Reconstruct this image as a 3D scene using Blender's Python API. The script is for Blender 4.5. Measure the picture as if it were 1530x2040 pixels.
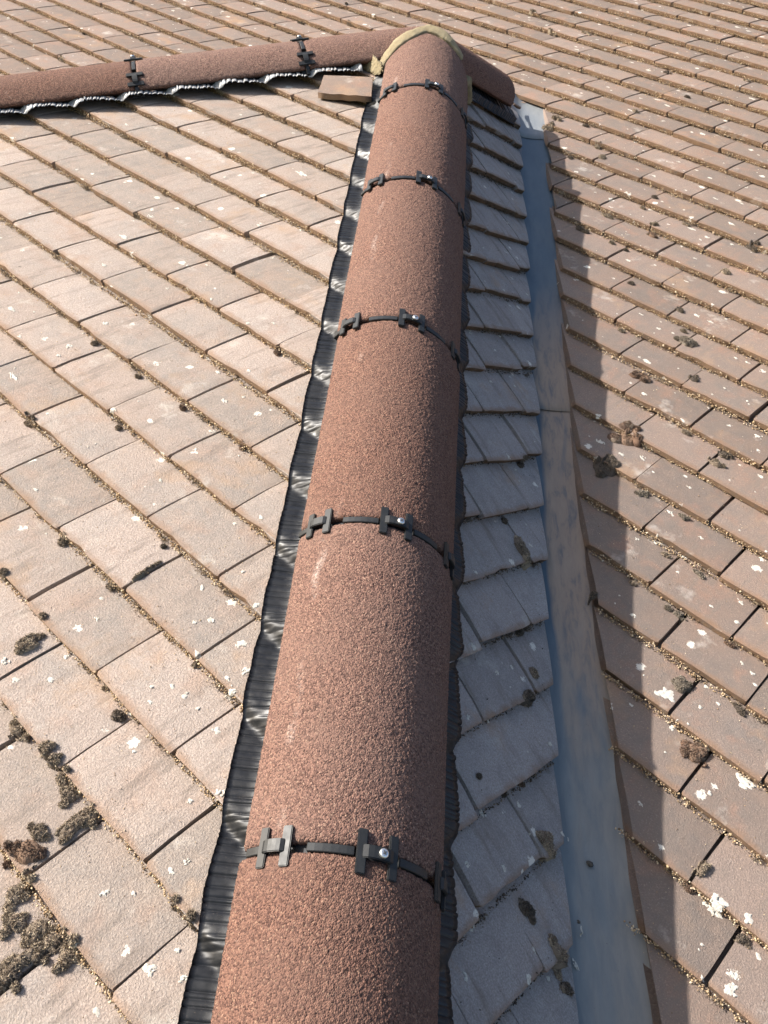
import bpy, bmesh, math, random
import numpy as np
from mathutils import Matrix, Vector
from mathutils.bvhtree import BVHTree

# ------------------------------------------------------------------ camera, sky, sun, exposure
scene = bpy.context.scene
for o in list(bpy.data.objects):
    bpy.data.objects.remove(o)
COL = scene.collection
V = lambda *a: np.array(a, float)

CAM = V(1.67778, -2.10332, -0.27934)
RIGHT, UP, FWD = V(.72037, .58956, .36536), V(-.50537, .08536, .85867), V(-.47505, .80320, -.35944)
FPX, PW, PH = 1746.27, 1530.0, 2040.0
cam = bpy.data.cameras.new('camera')
cam.sensor_fit = 'HORIZONTAL'; cam.sensor_width = 36.0
cam.lens = 36.0 * FPX / PW
cam.clip_start = 0.02; cam.clip_end = 500.0
camo = bpy.data.objects.new('camera', cam); COL.objects.link(camo)
camo.matrix_world = Matrix(((RIGHT[0], UP[0], -FWD[0], CAM[0]), (RIGHT[1], UP[1], -FWD[1], CAM[1]),
                            (RIGHT[2], UP[2], -FWD[2], CAM[2]), (0, 0, 0, 1)))
scene.camera = camo

SUN = V(-.722, -.552, .416); SUN /= np.linalg.norm(SUN)
world = bpy.data.worlds.new('World'); scene.world = world; world.use_nodes = True
wn = world.node_tree
sky = wn.nodes.new('ShaderNodeTexSky'); sky.sky_type = 'NISHITA'; sky.sun_disc = False
sky.sun_elevation = math.asin(SUN[2]); sky.sun_rotation = math.atan2(SUN[0], SUN[1])
sky.air_density = 1.0; sky.dust_density = 2.5
bg = wn.nodes['Background']; bg.inputs['Strength'].default_value = 0.12
wn.links.new(sky.outputs[0], bg.inputs['Color'])
sl = bpy.data.lights.new('sun', 'SUN'); sl.energy = 4.8; sl.angle = math.radians(0.5); sl.color = (1.0, .95, .885)
so = bpy.data.objects.new('sun', sl); COL.objects.link(so)
so.rotation_euler = Vector(SUN.tolist()).to_track_quat('Z', 'Y').to_euler()
so.location = (-3, -3, 4)
scene.view_settings.view_transform = 'Standard'; scene.view_settings.look = 'None'
scene.view_settings.exposure = 1.0; scene.view_settings.gamma = 1.0
scene.view_settings.use_curve_mapping = False
scene.cycles.max_bounces = 4; scene.cycles.diffuse_bounces = 2; scene.cycles.glossy_bounces = 2; scene.cycles.transmission_bounces = 0

# ------------------------------------------------------------------ roof geometry (metres; the apex of the hipped end is the origin)
T = .68629; TH = math.atan(T); CT, ST = math.cos(TH), math.sin(TH)
T2 = T * 1.236; TH2 = math.atan(T2); CT2, ST2 = math.cos(TH2), math.sin(TH2)
L = .52933                                   # ridge meets the main roof here
GA = .1                                      # course gauge on the slope
THICK, STEP = .0130, .0168                   # tile thickness, step from course to course
# slope frames: origin, e along the course, s down the slope, n normal
FR = {'A': (V(0, 0, 0), V(1, 0, 0), V(0, -CT, -ST), V(0, -ST, CT)),
      'B': (V(0, 0, 0), V(0, 1, 0), V(CT, 0, -ST), V(ST, 0, CT)),
      'C': (V(0, L, 0), V(1, 0, 0), V(0, -CT, -ST), V(0, -ST, CT)),
      'D': (V(0, 0, 0), V(0, -1, 0), V(-CT2, 0, -ST2), V(-ST2, 0, CT2))}
Q0 = {'A': 1.1474, 'B': .2309, 'C': -.0365, 'D': .2309}
U1 = V(1, 1, 0) / math.sqrt(2)
H1 = V(1, -1, -T); H1 /= np.linalg.norm(H1)
V1 = np.cross(U1, -H1) * 1.0
if V1[2] < 0: V1 = -V1
K2 = 1.236
H2 = V(-1, -K2, -K2 * T); H2 /= np.linalg.norm(H2)

rng = np.random.default_rng(7)

def tile_c(b, a=0.0, w=.16):
    """height of a tile's upper face above the slope plane, b metres up from its tail"""
    return -STEP / GA * b - .0013 * np.exp(-b / .003) + .0014 * np.sin(np.clip(b / GA, 0, 1) * math.pi) - .0010 * (2 * a / w) ** 2

def surf_c(F, q):
    k = np.ceil((q - Q0[F]) / GA - 1e-9)
    return tile_c(Q0[F] + k * GA - q)

def P3(F, a, q, c=0.0):
    o, e, s, n = FR[F]
    a, q, c = np.asarray(a, float), np.asarray(q, float), np.asarray(c, float)
    return o + a[..., None] * e + q[..., None] * s + c[..., None] * n

# moss cushions and lichen measured on the three slopes: along the course, down the slope (m), size (mm), kind
MOSS_A = [(0.489,1.548,36,22,0),(0.392,1.357,17,14,0),(0.529,1.359,15,11,0),(0.614,1.459,15,12,0),(0.664,1.155,18,13,1),(0.654,1.358,19,12,1),(0.756,1.653,22,17,0),(0.877,1.653,16,13,0),(0.899,1.603,58,13,2),(0.879,1.789,61,19,2),(0.754,1.745,15,15,0),(0.861,1.747,12,10,0),(1.051,1.762,20,17,3),(0.98,1.86,42,24,0),(1.003,1.751,8,7,0),(1.034,1.85,20,26,0),(0.872,1.559,9,9,3),(1.063,1.651,9,9,0),(1.134,1.874,63,23,2),(1.124,1.929,39,32,1),(1.074,1.856,32,26,0),(1.149,1.964,31,31,0),(1.222,1.964,37,49,0),(1.216,1.999,55,25,2),(1.284,1.851,10,10,3),(1.311,1.847,15,15,0),(0.8,1.351,16,10,1),(1.285,1.847,8,8,0)]
MOSS_C = [(0.143,0.006,52,26,0),(0.156,0.067,43,26,0),(0.233,-0.015,26,17,3),(0.339,0.071,30,20,0),(0.315,0.177,24,16,3),(0.39,0.13,39,20,0),(0.582,0.377,37,15,0),(0.569,0.481,50,21,3),(0.666,0.481,22,14,0),(0.713,0.487,17,11,3),(0.807,0.606,18,13,3),(0.955,0.624,32,19,3),(0.953,0.416,36,21,0),(0.726,0.385,34,20,1),(0.709,0.347,29,17,0),(0.948,0.265,40,26,3),(0.303,-0.186,27,14,0),(0.633,0.282,21,12,0),(0.765,0.279,27,12,0),(0.631,0.224,24,12,3),(1.03,0.723,56,39,4),(1.023,0.885,58,29,1),(1.106,1.068,73,62,1),(1.12,1.17,62,62,3),(1.111,0.823,26,23,3),(1.274,0.979,38,22,3),(1.275,1.019,43,21,2),(1.212,1.18,30,20,4),(1.304,1.18,25,15,4),(1.185,0.975,24,13,0),(0.893,0.776,22,12,0),(1.001,0.682,22,12,0),(1.327,1.28,21,10,0),(1.394,1.278,27,13,4),(1.394,1.38,18,13,4),(1.415,1.379,32,15,4),(1.286,1.451,13,20,3),(1.319,1.375,17,9,0),(1.489,1.495,45,33,4),(1.51,1.375,23,9,1),(1.57,1.588,46,50,1),(1.583,1.471,31,17,3),(1.668,1.736,21,40,2),(1.754,1.777,24,17,3),(1.668,1.768,17,13,1),(-0.454,-0.639,31,18,0),(-0.285,-0.537,34,15,0),(-1.066,-0.253,23,11,3),(-0.93,-0.132,22,11,0),(-1.08,-0.025,35,11,3),(-1.508,0.768,54,13,2),(-1.663,0.57,23,9,3),(-0.187,-0.616,47,15,0),(0.219,-0.5,31,14,3),(0.451,-0.613,27,14,0),(0.376,-0.367,26,11,3)]
MOSS_B = [(-0.576,1.242,29,22,0),(-0.737,1.404,21,59,2),(-0.732,1.346,18,13,3),(-0.915,1.631,40,24,3),(-0.872,1.603,15,21,2),(-1.038,1.81,27,47,2),(-0.842,1.536,27,10,3),(-1.017,1.731,12,11,1),(-1.063,1.729,13,10,3),(-1.125,1.865,20,36,3),(-1.112,1.933,25,49,2),(-1.113,1.971,18,27,3),(-1.116,1.689,8,10,3)]
WHITE_A = [(0.151,1.123,34,16),(0.231,0.7,43,22),(-0.273,0.819,28,8),(0.13,1.038,28,12),(0.356,1.167,14,8),(0.367,1.316,14,12),(0.461,1.14,14,8),(0.602,1.108,15,9),(0.674,1.228,12,9),(0.347,1.062,15,8),(0.767,1.485,13,10),(0.711,1.271,12,10),(0.289,1.444,16,12),(0.386,1.426,13,12),(0.374,1.509,38,13),(0.369,1.314,16,14),(0.944,1.434,21,9),(1.086,1.591,24,20),(1.123,1.613,16,22),(1.058,1.541,12,16),(1.134,1.647,19,16),(1.028,1.596,16,12),(1.016,1.614,12,10),(0.733,1.358,17,12),(0.946,1.792,14,14),(0.884,1.818,19,14),(0.927,1.759,14,10),(1.054,1.711,9,8),(1.07,1.692,11,8),(1.093,1.69,13,16),(1.119,1.689,9,9),(1.204,1.768,10,12),(1.228,1.741,15,16),(1.261,1.815,10,12),(1.258,1.833,12,8),(1.222,1.896,15,12),(1.243,1.874,8,7),(1.317,1.909,18,20),(1.349,1.889,10,13),(1.323,1.876,9,11),(1.245,1.946,8,8),(1.161,1.692,19,14),(1.309,1.967,11,8),(0.885,1.675,10,7),(0.973,1.568,13,8),(0.982,1.53,13,10),(0.999,1.515,7,11),(0.192,1.408,32,13),(0.205,1.208,19,13)]
WHITE_C = [(1.487,1.535,43,34),(1.521,1.469,12,9),(1.648,1.574,47,29),(1.707,1.763,40,35),(1.749,1.754,25,27),(1.766,1.828,20,12),(1.773,1.846,22,26),(1.268,1.282,15,10),(1.3,1.261,27,16),(1.32,1.263,14,8),(1.478,1.283,19,13),(1.448,1.332,9,7),(1.36,1.44,14,13),(1.281,1.187,24,14),(1.072,1.119,28,17),(1.123,1.121,23,10),(1.161,1.097,25,15),(1.059,0.939,20,14),(1.002,0.843,28,21),(0.955,0.72,20,12),(1.272,1.108,14,10),(1.164,0.959,18,13),(1.184,0.934,11,9),(1.299,0.885,27,20),(1.231,0.812,16,9),(1.141,0.692,15,12),(1.163,0.687,20,12),(1.205,0.695,22,17),(1.049,0.573,13,10),(0.994,0.616,26,13),(0.747,0.533,27,14),(1.003,0.561,16,10),(0.903,0.511,19,13),(0.839,0.303,20,14),(0.851,0.205,33,15),(0.9,0.285,23,12),(0.786,0.288,32,12),(0.566,0.258,27,15),(0.566,0.127,22,13),(0.462,0.009,20,13),(0.639,0.016,19,10),(0.531,-0.195,38,21),(0.507,0.12,19,10),(0.819,0.092,22,12),(0.757,0.124,22,9),(0.49,0.302,15,9),(0.867,0.411,14,11),(1.552,1.486,12,10),(1.535,1.514,10,9),(1.521,1.569,15,20),(0.28,-0.185,29,14),(0.205,-0.99,35,18),(0.085,-0.495,24,12),(0.527,-0.506,27,19),(0.297,-0.316,26,11),(-0.342,-0.583,30,13),(-0.117,-0.458,32,12),(-0.452,-0.284,21,8),(-0.136,-0.183,31,10),(0.351,-0.289,33,15)]
WHITE_B = [(-1.006,1.53,17,20),(-1.088,1.615,11,13),(-1.129,1.733,15,20),(-1.047,1.752,10,13),(-0.914,1.706,18,11),(-1.148,1.802,10,11),(-1.285,1.871,13,16),(-1.232,1.834,20,15),(-1.042,1.934,9,18),(-1.067,1.965,14,20),(-1.21,1.77,12,13),(-1.115,1.82,11,14),(-1.188,1.923,14,21),(-0.914,1.421,14,13),(-0.64,1.229,10,19),(-0.885,1.731,11,13),(-0.958,1.837,8,13),(-0.549,1.059,14,10),(-0.449,1.043,11,11),(-0.99,1.818,8,14),(-1.031,1.632,12,10),(-0.915,1.579,8,13)]
MOSS_A += [(1.095,1.862,28,28,0),(1.132,1.859,32,28,0),(1.113,1.909,32,23,0),(1.178,1.979,31,29,0),(1.2,1.968,34,37,0),(1.246,1.958,28,34,0),(1.221,2.01,37,22,0),(1.049,1.85,20,24,0),(1.146,1.942,21,21,0),(1.109,1.947,22,22,1),(1.225,1.981,24,21,0)]

# ------------------------------------------------------------------ materials
class NT:
    def __init__(self, name):
        self.m = bpy.data.materials.new(name); self.m.use_nodes = True
        self.t = self.m.node_tree; self.t.nodes.clear()
        self.out = self.t.nodes.new('ShaderNodeOutputMaterial')
        self.b = self.t.nodes.new('ShaderNodeBsdfPrincipled')
        self.t.links.new(self.b.outputs[0], self.out.inputs[0])
    def n(self, typ, **kw):
        nd = self.t.nodes.new('ShaderNode' + typ)
        for k, v in kw.items(): setattr(nd, k, v)
        return nd
    def l(self, a, b): self.t.links.new(a, b)
    def set(self, sock, v):
        if hasattr(v, 'is_output'): self.l(v, sock)
        else: sock.default_value = v
    def math(self, op, a, b=None, c=None, clamp=False):
        nd = self.n('Math', operation=op, use_clamp=clamp)
        self.set(nd.inputs[0], a)
        if b is not None: self.set(nd.inputs[1], b)
        if c is not None: self.set(nd.inputs[2], c)
        return nd.outputs[0]
    def ramp(self, x, lo, hi, a=0.0, b=1.0):
        nd = self.n('MapRange', clamp=True); self.set(nd.inputs[0], x)
        for i, v in enumerate((lo, hi, a, b)): self.set(nd.inputs[i + 1], v)
        return nd.outputs[0]
    def noise(self, vec, scale, detail=3, rough=.55, dist=0.0):
        nd = self.n('TexNoise'); self.l(vec, nd.inputs['Vector'])
        nd.inputs['Scale'].default_value = scale; nd.inputs['Detail'].default_value = detail
        nd.inputs['Roughness'].default_value = rough; nd.inputs['Distortion'].default_value = dist
        return nd.outputs
    def voro(self, vec, scale, feature='F1', rnd=1.0):
        nd = self.n('TexVoronoi', feature=feature); self.l(vec, nd.inputs['Vector'])
        nd.inputs['Scale'].default_value = scale
        nd.inputs['Randomness'].default_value = rnd
        return nd.outputs
    def mix(self, f, a, b, blend='MIX'):
        nd = self.n('Mix', data_type='RGBA', blend_type=blend)
        self.set(nd.inputs[0], f)
        for s, v in ((nd.inputs[6], a), (nd.inputs[7], b)):
            if hasattr(v, 'is_output'): self.l(v, s)
            else: s.default_value = (*v, 1.0)
        return nd.outputs[2]
    def bump(self, hgt, strength, dist, normal=None):
        nd = self.n('Bump'); self.l(hgt, nd.inputs['Height'])
        nd.inputs['Strength'].default_value = strength; nd.inputs['Distance'].default_value = dist
        if normal is not None: self.l(normal, nd.inputs['Normal'])
        return nd.outputs[0]
    def fin(self, col, rough=.9, normal=None, spec=.3, metal=0.0):
        self.set(self.b.inputs['Base Color'], col if hasattr(col, 'is_output') else (*col, 1.0))
        self.set(self.b.inputs['Roughness'], rough)
        self.b.inputs['Specular IOR Level'].default_value = spec
        self.b.inputs['Metallic'].default_value = metal
        if normal is not None: self.l(normal, self.b.inputs['Normal'])
        return self.m

def mat_roof_tile(name, c1, c2, c3, spots, tint, tail=1.0):
    k = NT(name)
    pos = k.n('NewGeometry').outputs['Position']
    uv = k.n('UVMap').outputs[0]
    sep = k.n('SeparateXYZ'); k.l(uv, sep.inputs[0]); ua, ub = sep.outputs[0], sep.outputs[1]
    rnd = k.n('ObjectInfo').outputs['Random']
    isl = k.n('NewGeometry').outputs['Random Per Island']
    rr = k.math('FRACT', k.math('ADD', k.math('MULTIPLY', rnd, 7.31), isl))
    n1 = k.noise(pos, 9, 2, .6)[0]
    n2 = k.noise(pos, 38, 4, .64)[0]
    n3 = k.noise(pos, 420, 3, .7)[0]
    n4 = k.noise(pos, 1400, 2, .6)[0]
    col = k.mix(k.ramp(n2, .35, .65), c1, c2)
    col = k.mix(k.ramp(k.math('ADD', k.math('MULTIPLY', n1, .75), k.math('MULTIPLY', rr, .3)), .40, .68), col, c3)
    # per tile tone
    hs = k.n('HueSaturation'); k.l(col, hs.inputs['Color'])
    k.l(k.ramp(rr, 0, 1, .85, 1.10), hs.inputs['Value']); k.l(k.ramp(rr, 0, 1, 1.15, .85), hs.inputs['Saturation'])
    col = hs.outputs[0]
    col = k.mix(k.ramp(k.noise(pos, 17, 3, .6)[0], .54, .70, 0, .45), col, tint)
    # sandy speckle
    col = k.mix(k.ramp(n3, .3, .62, .62, 0), col, (.17, .14, .12))
    col = k.mix(k.ramp(n3, .58, .8, 0, .5), col, (.62, .54, .47))
    col = k.mix(k.ramp(n4, .56, .74, 0, .34), col, (.13, .10, .085))
    # brown weathering along the tail and down the tail face
    edge = k.ramp(k.math('ADD', ub, k.math('MULTIPLY', k.math('SUBTRACT', n2, .5), .022)), .0, .011, 1, 0)
    col = k.mix(k.math('MULTIPLY', edge, .62), col, (.25, .145, .085))
    face = k.ramp(ub, -.0006, -.002, 0, 1)
    col = k.mix(face, col, k.mix(k.ramp(n2, .3, .7), tuple(tail * x for x in (.20, .13, .085)), tuple(tail * x for x in (.31, .205, .13))))
    # old pale water marks
    pale = k.math('MULTIPLY', k.ramp(k.noise(pos, 13, 4, .68)[0], .61, .74), .5)
    col = k.mix(k.math('MULTIPLY', pale, spots), col, (.60, .55, .49))
    # grime washed down the slope
    st = k.n('Mapping'); k.l(uv, st.inputs[0]); st.inputs['Scale'].default_value = (1, .16, 1)
    off = k.n('VectorMath', operation='ADD'); k.l(st.outputs[0], off.inputs[0]); k.l(rr, off.inputs[1])
    gr = k.noise(off.outputs[0], 55, 4, .65)[0]
    gm = k.math('MULTIPLY', k.ramp(gr, .52, .70), k.ramp(n1, .34, .58, .25, .8))
    col = k.mix(gm, col, (.20, .165, .14))
    # white crust lichen: ragged star shaped spots, small
    wv = k.n('VectorMath', operation='ADD'); nz = k.noise(pos, 170, 3, .7)
    sc = k.n('VectorMath', operation='SCALE'); k.l(nz[1], sc.inputs[0]); sc.inputs['Scale'].default_value = .016
    k.l(pos, wv.inputs[0]); k.l(sc.outputs[0], wv.inputs[1])
    vo = k.voro(wv.outputs[0], 27)
    vs = k.n('SeparateColor'); k.l(vo[1], vs.inputs[0])
    rad = k.math('MULTIPLY', k.math('GREATER_THAN', vs.outputs[0], .66), k.math('MULTIPLY_ADD', k.math('POWER', vs.outputs[1], 2.2), .20, .05))
    wh = k.ramp(k.math('SUBTRACT', rad, vo[0]), -.015, .03)
    col = k.mix(k.math('MULTIPLY', wh, .85 * spots), col, (.74, .70, .62))
    # dark grey lichen dots
    vd = vo; ds = vs
    dk = k.ramp(k.math('SUBTRACT', k.math('MULTIPLY', k.math('MULTIPLY', k.math('GREATER_THAN', ds.outputs[2], .80), k.math('LESS_THAN', ds.outputs[0], .6)), k.math('MULTIPLY', ds.outputs[1], .11)), vd[0]), -.02, .03)
    col = k.mix(k.math('MULTIPLY', dk, .7), col, (.10, .085, .07))
    # ochre lichen stains, rare
    oc = k.ramp(k.noise(pos, 7.3, 4, .66)[0], .58, .74, 0, .55)
    col = k.mix(oc, col, (.40, .255, .15))
    hgt = k.math('ADD', k.math('MULTIPLY', n3, .9), k.math('ADD', k.math('MULTIPLY', n4, .4), k.math('MULTIPLY', n2, .6)))
    nb = k.bump(hgt, .95, .0030)
    return k.fin(col, .88, nb, .22)

M = {}
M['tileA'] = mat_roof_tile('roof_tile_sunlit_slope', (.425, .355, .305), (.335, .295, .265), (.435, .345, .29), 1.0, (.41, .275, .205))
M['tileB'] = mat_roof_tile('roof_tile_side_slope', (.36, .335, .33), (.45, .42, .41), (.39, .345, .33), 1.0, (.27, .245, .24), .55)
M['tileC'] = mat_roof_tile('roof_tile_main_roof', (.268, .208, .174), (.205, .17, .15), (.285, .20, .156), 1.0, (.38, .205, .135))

def mat_ridge():
    k = NT('granular_ridge_tile')
    obj = k.n('TexCoord').outputs['Object']
    pos = k.n('NewGeometry').outputs['Position']
    vo = k.voro(pos, 620); s = k.n('SeparateColor'); k.l(vo[1], s.inputs[0])
    col = k.mix(k.ramp(s.outputs[0], .1, .9), (.062, .032, .025), (.215, .116, .084))
    col = k.mix(k.ramp(s.outputs[1], .93, .97, 0, .55), col, (.37, .245, .17))
    col = k.mix(k.ramp(s.outputs[2], .86, .93, 0, .6), col, (.11, .055, .045))
    big = k.noise(pos, 14, 3, .5)[0]
    col = k.mix(k.ramp(big, .35, .7, 0, .4), col, (.150, .090, .070))
    rnd = k.n('ObjectInfo').outputs['Random']
    hs = k.n('HueSaturation'); k.l(col, hs.inputs['Color']); k.l(k.ramp(rnd, 0, 1, .88, 1.14), hs.inputs['Value']); k.l(k.ramp(rnd, 0, 1, 1.08, .88), hs.inputs['Saturation']); col = hs.outputs[0]
    # chalky scuffs along the flanks
    sp = k.n('SeparateXYZ'); k.l(obj, sp.inputs[0])
    wob = k.math('ADD', k.math('MULTIPLY', k.math('SUBTRACT', k.noise(obj, 11, 2)[0], .5), .02), k.math('MULTIPLY', k.math('SUBTRACT', rnd, .5), .03))
    d = k.math('ABSOLUTE', k.math('ADD', k.math('ADD', sp.outputs[0], .0865), wob))
    line = k.ramp(d, .0, .0055, 1, 0)
    br = k.ramp(k.noise(pos, 7.5, 4, .7)[0], .52, .68)
    br2 = k.ramp(k.noise(pos, 260, 2, .7)[0], .40, .62)
    col = k.mix(k.math('MULTIPLY', k.math('MULTIPLY', line, br), k.math('MULTIPLY', br2, .6)), col, (.62, .53, .47))
    sc = k.math('MULTIPLY', k.ramp(k.noise(pos, 24, 5, .75, 1.5)[0], .66, .78), .35)
    col = k.mix(k.math('MULTIPLY', sc, br2), col, (.62, .48, .40))
    hgt = k.math('SUBTRACT', 1.0, vo[0])
    nb = k.bump(hgt, .9, .0012)
    return k.fin(col, .85, nb, .25)
M['ridge'] = mat_ridge()

def mat_plain(name, c, rough, spec=.4, metal=0.0, var=.25, nscale=60, bstr=.2, bdist=.001, c2=None):
    k = NT(name); pos = k.n('NewGeometry').outputs['Position']
    n1 = k.noise(pos, nscale, 4, .6)[0]
    cc = c2 if c2 else tuple(x * (1 + var) for x in c)
    col = k.mix(k.ramp(n1, .3, .7), c, cc)
    nb = k.bump(k.noise(pos, nscale * 8, 3, .6)[0], bstr, bdist)
    return k.fin(col, k.ramp(n1, .2, .8, rough * .85, min(1, rough * 1.15)), nb, spec, metal)
M['clip'] = mat_plain('matt_black_plastic', (.012, .013, .014), .5, .4, 0, .5, 90, .1, .0005)
M['gasket'] = mat_plain('black_rubber', (.012, .013, .015), .6, .4, 0, .5, 120)
M['screw'] = mat_plain('zinc_screw', (.66, .67, .68), .28, .5, .9, .15, 300)
M['slot_shade'] = mat_plain('screw_recess_shade', (.05, .05, .05), .6)  # shade of the cross recess, put in as a dark colour
M['mortar'] = mat_plain('sand_mortar', (.27, .22, .135), .95, .15, 0, .3, 70, .9, .004, (.37, .31, .20))
M['aluminium'] = mat_plain('grey_foil_edge', (.27, .27, .27), .42, .4, .05, .4, 140)

def mat_foil():
    k = NT('black_pleated_foil'); pos = k.n('NewGeometry').outputs['Position']
    n1 = k.noise(pos, 120, 3, .6)[0]
    col = k.mix(k.ramp(n1, .3, .75), (.005, .0055, .007), (.014, .015, .018))
    dust = k.math('MULTIPLY', k.ramp(k.noise(pos, 900, 2, .7)[0], .62, .75), k.ramp(k.noise(pos, 30, 3)[0], .42, .62))
    col = k.mix(k.math('MULTIPLY', dust, .35), col, (.32, .25, .20))
    rough = k.ramp(k.noise(pos, 22, 3, .6)[0], .40, .62, .40, .54)
    nb = k.bump(k.noise(pos, 75, 3, .6)[0], .12, .002)
    return k.fin(col, rough, nb, .38)
M['foil'] = mat_foil()

def mat_valley(name, b1, b2, b3, tan):
    k = NT(name); obj = k.n('TexCoord').outputs['Object']
    sp = k.n('SeparateXYZ'); k.l(obj, sp.inputs[0])
    st = k.n('Mapping'); k.l(obj, st.inputs[0]); st.inputs['Scale'].default_value = (1, .22, 1)
    n1 = k.noise(st.outputs[0], 26, 5, .62, .6)[0]
    n2 = k.noise(st.outputs[0], 70, 5, .68, .4)[0]
    col = k.mix(k.ramp(n2, .3, .7), b1, b2)
    col = k.mix(k.ramp(n1, .48, .70, 0, .5), col, b3)
    # dried silt film, thickest against the tiles of the main roof
    lat = k.math('ADD', sp.outputs[0], k.math('MULTIPLY', k.math('SUBTRACT', k.noise(st.outputs[0], 9, 3, .6)[0], .5), .16))
    m = k.ramp(lat, .384, .398)
    br = k.ramp(k.noise(st.outputs[0], 10, 4, .6, .5)[0], .36, .46)
    br = k.math('MULTIPLY', br, k.ramp(sp.outputs[1], -.62, -.95))
    m = k.math('MULTIPLY', m, k.math('MULTIPLY', br, k.ramp(n2, .30, .48, .4 * tan, tan)))
    col = k.mix(k.math('MULTIPLY', m, .9), col, k.mix(k.ramp(n2, .3, .7), (.25, .185, .14), (.33, .25, .19)))
    low = k.ramp(k.math('ADD', sp.outputs[1], k.math('MULTIPLY', k.math('SUBTRACT', n1, .5), .5)), -1.6, -1.95)
    col = k.mix(k.math('MULTIPLY', low, .8), col, k.mix(k.ramp(n2, .3, .7), (.16, .175, .18), (.215, .225, .22)))
    sp2 = k.ramp(k.noise(obj, 210, 3, .7)[0], .68, .76, 0, .5)
    col = k.mix(sp2, col, (.05, .05, .05))
    rough = k.math('ADD', k.ramp(n2, .2, .8, .34, .5), k.math('MULTIPLY', m, .35))
    nb = k.bump(k.math('ADD', n1, k.math('MULTIPLY', n2, .5)), .25, .003)
    return k.fin(col, rough, nb, .5, .0)
M['valley'] = mat_valley('valley_lining', (.052, .076, .102), (.078, .106, .132), (.11, .132, .148), 1.0)
M['valley_low'] = mat_valley('valley_lining_grey', (.10, .13, .155), (.15, .175, .19), (.20, .21, .20), 1.0)
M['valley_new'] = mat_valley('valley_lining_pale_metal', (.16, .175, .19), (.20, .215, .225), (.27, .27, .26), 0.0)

def mat_grit(name, cols):
    k = NT(name); isl = k.n('NewGeometry').outputs['Random Per Island']
    pos = k.n('NewGeometry').outputs['Position']
    cr = k.n('ValToRGB'); k.l(isl, cr.inputs[0])
    el = cr.color_ramp.elements
    while len(el) < len(cols): el.new(.5)
    for i, c in enumerate(cols):
        el[i].position = i / len(cols); el[i].color = (*c, 1)
    cr.color_ramp.interpolation = 'CONSTANT'
    big = k.noise(pos, 12, 3, .6)[0]
    col = k.mix(k.ramp(big, .5, .7, 0, .4), cr.outputs[0], tuple(.55 * x for x in cols[0]))
    return k.fin(col, .9, None, .15)
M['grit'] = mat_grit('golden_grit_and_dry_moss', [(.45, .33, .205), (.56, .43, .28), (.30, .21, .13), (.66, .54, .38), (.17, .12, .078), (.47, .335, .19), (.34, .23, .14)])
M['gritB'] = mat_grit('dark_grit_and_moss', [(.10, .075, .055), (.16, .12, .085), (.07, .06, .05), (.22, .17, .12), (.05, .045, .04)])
M['moss0'] = mat_grit('grey_brown_moss', [(.27, .215, .155), (.36, .29, .21), (.18, .14, .105), (.44, .36, .26), (.13, .10, .078)])
M['moss1'] = mat_grit('red_brown_moss', [(.165, .10, .068), (.12, .08, .06), (.22, .145, .10), (.085, .06, .048), (.21, .165, .125)])
M['moss3'] = mat_grit('dark_moss', [(.115, .092, .072), (.17, .135, .105), (.075, .061, .05), (.22, .175, .13)])
M['moss4'] = mat_grit('pale_grey_moss', [(.19, .155, .12), (.28, .235, .185), (.12, .10, .078), (.36, .31, .245), (.09, .072, .055)])
M['moss2'] = M['moss0']
M['lichen'] = mat_plain('white_crust_lichen', (.44, .40, .34), .95, .1, 0, .2, 330, .7, .0015, (.70, .67, .60))
M['pebble'] = mat_plain('dark_grit_crumb', (.07, .06, .05), .9, .2, 0, .6, 200)
M['deck'] = mat_plain('roofing_felt', (.03, .028, .026), .95, .2)
M['ground'] = mat_plain('garden_ground', (.07, .09, .04), .95, .2, 0, .5, .8)

# ------------------------------------------------------------------ helpers
def tag(o, label=None, cat=None, group=None, kind=None):
    if label: o['label'] = label
    if cat: o['category'] = cat
    if group: o['group'] = group
    if kind: o['kind'] = kind
    return o

def mesh_np(name, verts, faces, mat, uv=None, smooth=False):
    """faces: int array (n,3) or (n,4)"""
    verts = np.ascontiguousarray(verts, np.float32); faces = np.ascontiguousarray(faces, np.int32)
    me = bpy.data.meshes.new(name); n, w = faces.shape
    me.vertices.add(len(verts)); me.vertices.foreach_set('co', verts.ravel())
    me.loops.add(n * w); me.loops.foreach_set('vertex_index', faces.ravel())
    me.polygons.add(n); me.polygons.foreach_set('loop_start', np.arange(n, dtype=np.int32) * w)
    me.polygons.foreach_set('loop_total', np.full(n, w, np.int32))
    if smooth: me.polygons.foreach_set('use_smooth', np.ones(n, bool))
    if uv is not None:
        me.uv_layers.new(name='UVMap').data.foreach_set('uv', np.ascontiguousarray(uv[faces.ravel()], np.float32).ravel())
    me.update(calc_edges=True); me.validate(); me.materials.append(mat)
    return me

def obj(name, me, parent=None, mw=None):
    o = bpy.data.objects.new(name, me); COL.objects.link(o)
    if mw is not None: o.matrix_basis = mw
    if parent is not None: o.parent = parent
    return o

def bm_mesh(name, bm, mat, smooth=False):
    me = bpy.data.meshes.new(name); bm.to_mesh(me); bm.free()
    if smooth:
        for p in me.polygons: p.use_smooth = True
    me.materials.append(mat); return me

def frame_m(o, x, y, z):
    return Matrix(((x[0], y[0], z[0], o[0]), (x[1], y[1], z[1], o[1]), (x[2], y[2], z[2], o[2]), (0, 0, 0, 1)))

def empty(name, loc=(0, 0, 0)):
    o = bpy.data.objects.new(name, None); COL.objects.link(o); o.empty_display_size = .05; o.location = loc
    return o

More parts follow.
